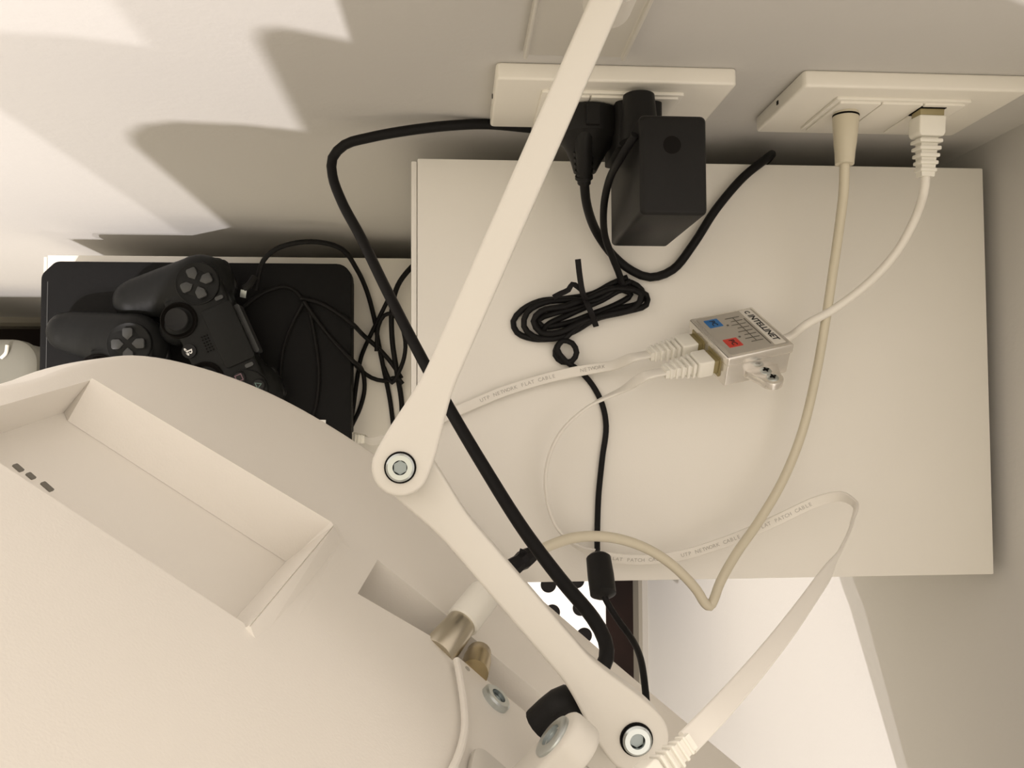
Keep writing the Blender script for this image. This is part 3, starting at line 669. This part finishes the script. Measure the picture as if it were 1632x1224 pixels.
# ------------------------------------------------------------------ game controllers
def controller(label, ctr, right, up, zbase, tilt=0.0):
    right = Vector((*right, 0)).normalized(); upv = Vector((*up, 0)).normalized(); zv = Vector((0, 0, 1))
    t = thing('game_controller', label, 'controller', (ctr[0], ctr[1], zbase), 'black game controllers on the console')
    f = frame((ctr[0], ctr[1], zbase), right, upv, zv)
    bm = bmesh.new()
    def ell(c, r, rot=0, tl=0):
        m = Matrix.Translation(c) @ Matrix.Rotation(rot, 4, 'Z') @ Matrix.Rotation(tl, 4, 'X') @ Matrix.Diagonal((*r, 1))
        bmesh.ops.create_uvsphere(bm, u_segments=24, v_segments=14, radius=1, matrix=m)
    def rod(p, q, r0, r1, fl=.9):
        p, q = Vector(p), Vector(q)
        for k in range(9): a = k/8; c_ = p.lerp(q, a); r_ = r0+(r1-r0)*a; ell(c_, (r_, r_, r_*fl))
    for s in (-1, 1):
        ell((s*.050, .010, .031), (.0265, .0265, .0165))
        rod((s*.052, .004, .029), (s*.063, -.043, .0205), .0250, .0185, .72)
        ell((s*.064, -.049, .0190), (.0170, .0170, .0140))
        ell((s*.024, -.022, .030), (.0145, .0145, .0175))
        ell((s*.050, .030, .026), (.018, .008, .012))
    for k in range(5): 
        ell(((k-2)*.016, .006, .030), (.022, .026, .0155))
    bx = bmesh.ops.create_cube(bm, size=1, matrix=Matrix.Translation((0, .004, .030)) @ Matrix.Diagonal((.09, .050, .0285, 1)))
    # build the shell in local space, then remesh
    me = bpy.data.meshes.new('body'); bm.to_mesh(me); bm.free(); me.materials.append(M['pad'])
    o = bpy.data.objects.new('body', me); C.objects.link(o)
    k = o.modifiers.new('r', 'REMESH'); k.mode = 'VOXEL'; k.voxel_size = .0014; k.use_smooth_shade = True
    k = o.modifiers.new('s', 'SMOOTH'); k.factor = .6; k.iterations = 7
    bpy.context.view_layer.update(); bake(o)
    for p in o.data.polygons: p.use_smooth = True
    R = Matrix((right, upv, zv)).transposed()
    for v in o.data.vertices: v.co = R @ v.co
    o.parent = t; ORG[o.name] = Vector((ctr[0], ctr[1], zbase))
    TZ = .0455
    # touch pad
    o = obj('touch_pad', prism_bm(rrect(-.026, .004, .026, .030, .003), TZ-.003, TZ+.0010, f), M['pad'], t); bevel(o, .0008)
    # direction buttons and dish
    obj('button_dish', lathe_bm(f(Vector((-.049, .011, TZ-.0010))), zv, [(-.002, .0185), (.0016, .0180), (.0020, .0172), (.0014, .0160), (.0014, 0)], 32), M['pad'], t)
    obj('button_dish', lathe_bm(f(Vector((.049, .011, TZ-.0010))), zv, [(-.002, .0185), (.0016, .0180), (.0020, .0172), (.0014, .0160), (.0014, 0)], 32), M['pad'], t)
    for a in range(4):
        ca_, sa_ = math.cos(a*math.pi/2), math.sin(a*math.pi/2)
        pts = [(.0028, 0), (.0068, .0042), (.0120, .0042), (.0133, .0030), (.0133, -.0030), (.0120, -.0042), (.0068, -.0042)]
        pts = [(-.049+x*ca_-y*sa_, .011+x*sa_+y*ca_) for x, y in pts]
        b_ = obj('direction_button', prism_bm(pts, TZ-.001, TZ+.0030, f), M['btn'], t); bevel(b_, .0008, 2)
    for a in range(4):
        ca_, sa_ = math.cos(a*math.pi/2), math.sin(a*math.pi/2)
        cx, cy = .049+.0118*ca_, .011+.0118*sa_
        b_ = obj('action_button', lathe_bm(f(Vector((cx, cy, TZ-.001))), zv, [(0, .0050), (.0030, .0050), (.0037, .0044), (.0038, 0)], 24), M['rubber'], t)
        bm = bmesh.new(); z0 = TZ+.0029
        def ring(o_, i_):
            n = len(o_); A = [bm.verts.new(f(Vector((cx+x, cy+y, z0)))) for x, y in o_]; B = [bm.verts.new(f(Vector((cx+x, cy+y, z0)))) for x, y in i_]
            for q in range(n): bm.faces.new((A[q], A[(q+1) % n], B[(q+1) % n], B[q]))
        if a == 2: ring([(-.0029, -.0029), (.0029, -.0029), (.0029, .0029), (-.0029, .0029)], [(-.0022, -.0022), (.0022, -.0022), (.0022, .0022), (-.0022, .0022)]); mm = M['pink']
        elif a == 1: ring([(0, .0033), (-.0031, -.0021), (.0031, -.0021)], [(0, .0020), (-.0020, -.0014), (.0020, -.0014)]); mm = M['green']
        elif a == 0: ring(circle(.0030, 20), circle(.0023, 20)); mm = M['red']
        else:
            for sg in (1, -1):
                q = [(-.0028, -.0022*sg), (-.0022, -.0028*sg), (.0028, .0022*sg), (.0022, .0028*sg)]
                bm.faces.new([bm.verts.new(f(Vector((cx+x, cy+y, z0+.0001*sg)))) for x, y in q])
            mm = M['blue']
        obj('button_symbol', bm, mm, b_, smooth=False)
    for s in (-1, 1):
        cb_ = f(Vector((s*.0270, -.0150, TZ-.001)))
        g = obj('stick_well', lathe_bm(cb_, zv, [(-.003, .0155), (.0012, .0150), (.0022, .0140), (.0010, .0128), (-.001, .010)], 32), M['dark'], t)
        st = obj('thumb_stick', lathe_bm(cb_, zv, [(0, .0055), (.0035, .0050), (.0045, .0088), (.0060, .0096), (.0073, .0090), (.0069, .0076), (.0058, .0056), (.0057, 0)], 32), M['rubber'], t)
    hb = obj('home_button', lathe_bm(f(Vector((0, -.0175, TZ-.0008))), zv, [(0, .0060), (.0016, .0058), (.0018, 0)], 24), M['rubber'], t)
    z0 = TZ+.0013; bm = bmesh.new()
    # upright letter with lying curve emblem
    for poly in ([(-.0008, -.0026), (.0004, -.0022), (.0004, .0030), (-.0008, .0034)], [(.0004, .0030), (.0004, .0022), (.0018, .0018), (.0018, .0006), (.0012, .0004), (.0012, -.0002), (.0026, .0000), (.0030, .0014), (.0022, .0026)],
                 [(-.0012, -.0010), (-.0034, -.0018), (-.0038, -.0028), (-.0026, -.0032), (-.0012, -.0028), (-.0012, -.0022), (-.0026, -.0024), (-.0012, -.0016)], [(.0008, -.0010), (.0030, -.0006), (.0038, -.0014), (.0030, -.0022), (.0008, -.0030), (.0008, -.0024), (.0024, -.0017), (.0008, -.0017)]):
        bm.faces.new([bm.verts.new(f(Vector((x*.95, y*.95-.0175, z0)))) for x, y in poly])
    obj('emblem', bm, M['whiteink'], hb, smooth=False)
    for s in (-1, 1):
        b_ = obj('option_button', prism_bm(rrect(s*.0305-.0016, .019, s*.0305+.0016, .026, .0014), TZ-.002, TZ+.0016, f), M['btn'], t)
        b_ = obj('shoulder_button', prism_bm(rrect(s*.050-.014, .027, s*.050+.014, .0375, .004), .020, .030, f), M['rubber'], t); bevel(b_, .002)
    obj('light_bar', prism_bm(rrect(-.022, .029, .022, .0335, .002), .024, .038, f), M['btn'], t)
    bm = bmesh.new()
    for r_ in range(3):
        for q in range(6): prism_bm(circle(.0006, 8, (q-2.5)*.0026, -.004+r_*.0024), TZ-.0005, TZ+.0004, f, bm)
    obj('speaker_holes', bm, M['dark'], t)
    return t
DT = CAMZ-(ZK+.0475)
c1 = P(352, 537, DT+.006); dpw = P(315, 455, DT); bpw = P(389, 619, DT)
rt = (bpw-dpw); rt = Vector((rt.x, rt.y)).normalized(); upd = Vector((-rt.y, rt.x))
cc = (dpw+bpw)/2; c1 = Vector((cc.x-upd.x*.011, cc.y-upd.y*.011))
controller('black game controller lying higher up with its home emblem in view', c1, rt, upd, ZK+.0002)
dp2 = P(204, 548, DT); rt2 = Vector((.04, -1)).normalized(); up2 = Vector((1, .04)).normalized()
c2 = Vector((dp2.x, dp2.y))+rt2*.049-up2*.011
controller('black game controller at the left, half hidden under the television edge', c2, rt2, up2, ZK+.0002)

# ------------------------------------------------------------------ black cords by the console
KD = CAMZ-ZK-.0018; LD = CAMZ-ZL-.002
def cordthing(label, paths, r=.0019, plug=None):
    t = thing('console_cord', label, 'cable', P(paths[0][0][0], paths[0][0][1], LD))
    for p in paths: obj('lead', tube_bm([P(*q) for q in p], r, .004), M['cord'], t)
    return t
t = cordthing('black charging cord arching from the console over the back edge', [[(408, 462, KD-.006), (412, 440, KD-.010), (420, 415, KD-.016), (440, 397, KD-.02), (472, 387, KD-.022), (510, 386, KD-.02), (545, 397, KD-.01), (568, 428, KD+.01), (585, 465, LD-.006), (597, 510, LD-.004), (603, 545, LD-.004), (612, 590, LD-.002), (622, 640, LD), (628, 690, LD), (632, 730, LD)]], .0022)
t = thing('charging_lead', 'thin black lead with a small silver plug tip beside the controller', 'cable', P(420, 480, KD))
obj('lead', tube_bm([P(*q) for q in [(386, 492, KD), (402, 478, KD), (425, 464, KD), (455, 457, KD), (475, 468, KD), (492, 495, KD), (502, 540, KD), (508, 590, KD), (505, 635, KD), (497, 665, KD), (470, 690, KD)]], .0017, .003), M['cord'], t)
obj('plug_housing', tube_bm([P(*q) for q in [(386, 492, KD-.002), (377, 503, KD-.002), (370, 512, KD-.002)]], .0036, .002), M['black'], t)
t2 = thing('charging_plug', 'small silver plug tip poking up beside the upper controller', 'plug', P(388, 470, KD))
pf0 = P(388, 468, KD-.022); o = obj('plug_tip', box_bm((-.0026, -.0032, -.001), (.0026, .0032, .001), fr=frame(pf0, Vector((.95, -.2, 0)), Vector((.2, .95, .3)), Vector((0, -.3, .95)))), M['steel'], t2)
obj('plug_housing', tube_bm([pf0+Vector((.0005, .004, 0)), P(397, 455, KD-.022), P(406, 442, KD-.018)], .0032, .002), M['black'], t2)
cordthing('thin black cord looping on the right half of the console', [[(485, 480, KD-.003), (466, 515, KD), (453, 550, KD), (447, 590, KD), (448, 630, KD), (456, 660, KD)]], .0016)
cordthing('black cord crossing from the console to the knot of cords', [[(478, 475, KD-.003), (508, 482, KD), (535, 497, KD), (560, 515, KD-.002), (580, 535, LD-.01), (605, 557, LD-.006), (625, 580, LD-.006), (640, 603, LD-.004)]], .0021)
cordthing('black cord running down the right edge of the console', [[(484, 480, KD-.004), (510, 517, KD), (540, 553, KD), (560, 573, KD-.002), (578, 592, LD-.008), (581, 620, LD-.002), (574, 650, LD), (560, 680, LD), (552, 700, LD)]], .0020)
cordthing('black cord emerging from behind the upper cabinet and dropping straight down', [[(668, 415, LD-.006), (650, 432, LD-.01), (634, 455, LD-.01), (625, 490, LD-.01), (625, 540, LD-.008), (632, 590, LD-.006), (640, 640, LD), (641, 690, LD), (640, 730, LD)]], .0025)
cordthing('black cord bending in a slack loop beside the upper cabinet', [[(622, 470, LD-.012), (605, 505, LD-.008), (590, 535, LD-.004), (576, 568, LD), (570, 600, LD), (563, 650, LD), (560, 668, LD)], [(560, 572, KD+.005), (575, 590, LD-.006), (592, 602, LD-.004), (612, 607, LD-.004), (632, 602, LD-.008), (642, 612, LD-.008)]], .0020)
cordthing('black cord making a narrow upright loop in the knot of cords', [[(600, 560, LD-.008), (603, 520, LD-.010), (612, 503, LD-.012), (625, 500, LD-.012), (638, 515, LD-.012), (646, 545, LD-.012), (644, 570, LD-.012), (636, 592, LD-.010), (625, 610, LD-.008), (618, 600, LD-.006), (612, 585, LD-.004)]], .0020)

# small white tag by the console, grey box on the floor, perforated bin
tg = P(507, 679, KD-.004)
t = thing('paper_tag', 'tiny white tag with black marks at the television edge above the console', 'tag', tg-Vector((0, 0, .004)))
o = obj('tag_card', box_bm((-.0120, -.0055, -.003), (.0062, .0055, -.0022), fr=frame(tg, (1, -.02, 0), (.02, 1, 0), (0, 0, 1))), M['paper'], t)
bm = text_bm(': .', .006, frame(tg+Vector((.001, .001, -.0021)), (1, 0, 0), (0, 1, 0), (0, 0, 1))); obj('printed_marks', bm, M['ink'], t, smooth=False)

# storage box low at the left of the lower cabinet
t = thing('storage_box', 'grey plastic box with a rounded corner low beside the lower cabinet', 'box', P(20, 560, 1.2)-Vector((0, 0, .3)))
zt_ = CAMZ-1.10; q1 = P(57, 541, 1.10)
bx1_ = min(q1.x, LX0-.004); bx0_ = bx1_-.34; by1 = P(57, 541, 1.10).y; by0 = by1-.26
f = frame((0, 0, 0), (1, 0, 0), (0, 1, 0), (0, 0, 1))
bm = bmesh.new(); rr = []
for z, i in ((0.0, .012), (zt_-.03, .002), (zt_-.02, 0), (zt_-.004, 0), (zt_, .003), (zt_+.004, .014), (zt_+.005, .03)):
    rr.append([bm.verts.new((x, y, z)) for x, y in rrect(bx0_+i, by0+i, bx1_-i, by1-i, .03, 8)])
for a, b in zip(rr, rr[1:]):
    n = len(a)
    for i in range(n): bm.faces.new((a[i], a[(i+1) % n], b[(i+1) % n], b[i]))
bm.faces.new(rr[0]); bm.faces.new(rr[-1][::-1]); obj('lidded_box', bm, M['bin'], t)
q = P(8, 563, 1.095); obj('clasp', tube_bm([q+Vector((-.004, -.006, .001)), q+Vector((.002, 0, .002)), q+Vector((.003, .010, .001))], .0022, .002), M['boot'], t)

# white perforated bin on the floor in front of the cabinet
DBn = 1.02; zb_ = CAMZ-DBn
xr = P(966, 980, DBn).x; yb = CY0-.018
t = thing('perforated_bin', 'white metal bin with round holes on the floor beneath the television corner', 'bin', (xr-.11, yb-.11, 0))
o = obj('bin_body', prism_bm(rrect(xr-.24, yb-.24, xr, yb, .012, 5), 0, zb_-.0001), M['paper'], t); bevel(o, .0015, 2)
holes = [(880, 976), (925, 969), (931, 1013), (886, 1022), (838, 983), (842, 1030), (976-1, 1060)]
h0 = P(880, 976, DBn); ha = P(925, 969, DBn)-h0; hb = P(931, 1013, DBn)-P(925, 969, DBn)
hr = 12.5*DBn/F
for i in range(-3, 3):
    for j in range(-1, 4):
        p = h0+ha*i+hb*j
        if xr-.24+.02 < p.x < xr-.014 and yb-.24+.02 < p.y < yb-.014:
            obj('hole', lathe_bm((p.x, p.y, zb_-.0006), (0, 0, 1), [(0, hr), (.0009, hr), (.0009, hr*.93), (.0006, hr*.92), (.0006, 0)], 24), M['dark'], t)

# unseen blocks added beyond the television's left end to cast the stepped wall shadow
t = thing('shadow_caster', 'unseen white block added beyond the left end of the television to shade the wall', 'shadow caster', (-.41, -.30, 0))
prof = [(-.485, 0), (-.485, 1.412), (-.481, 1.426), (-.472, 1.437), (-.458, 1.442), (-.43, 1.440), (-.409, 1.434), (-.345, 1.424), (-.235, 1.41), (-.235, 0)]
tf_ = frame((0, 0, 0), (1, 0, 0), (0, 0, 1), (0, 1, 0))
o = obj('caster_body', prism_bm(prof, -.345, -.255, tf_), M['cab'], t)
prof = [(-.408, 1.4342), (-.408, 1.518), (-.405, 1.526), (-.398, 1.528), (-.345, 1.506), (-.345, 1.4242)]
tag(obj('shadow_caster_step', prism_bm(prof, -.335, -.2555, tf_), M['inside']), 'unseen grey block added on top of the white shadow caster', 'bag')  # added out of view, shaped for the upper step of the wall shadow
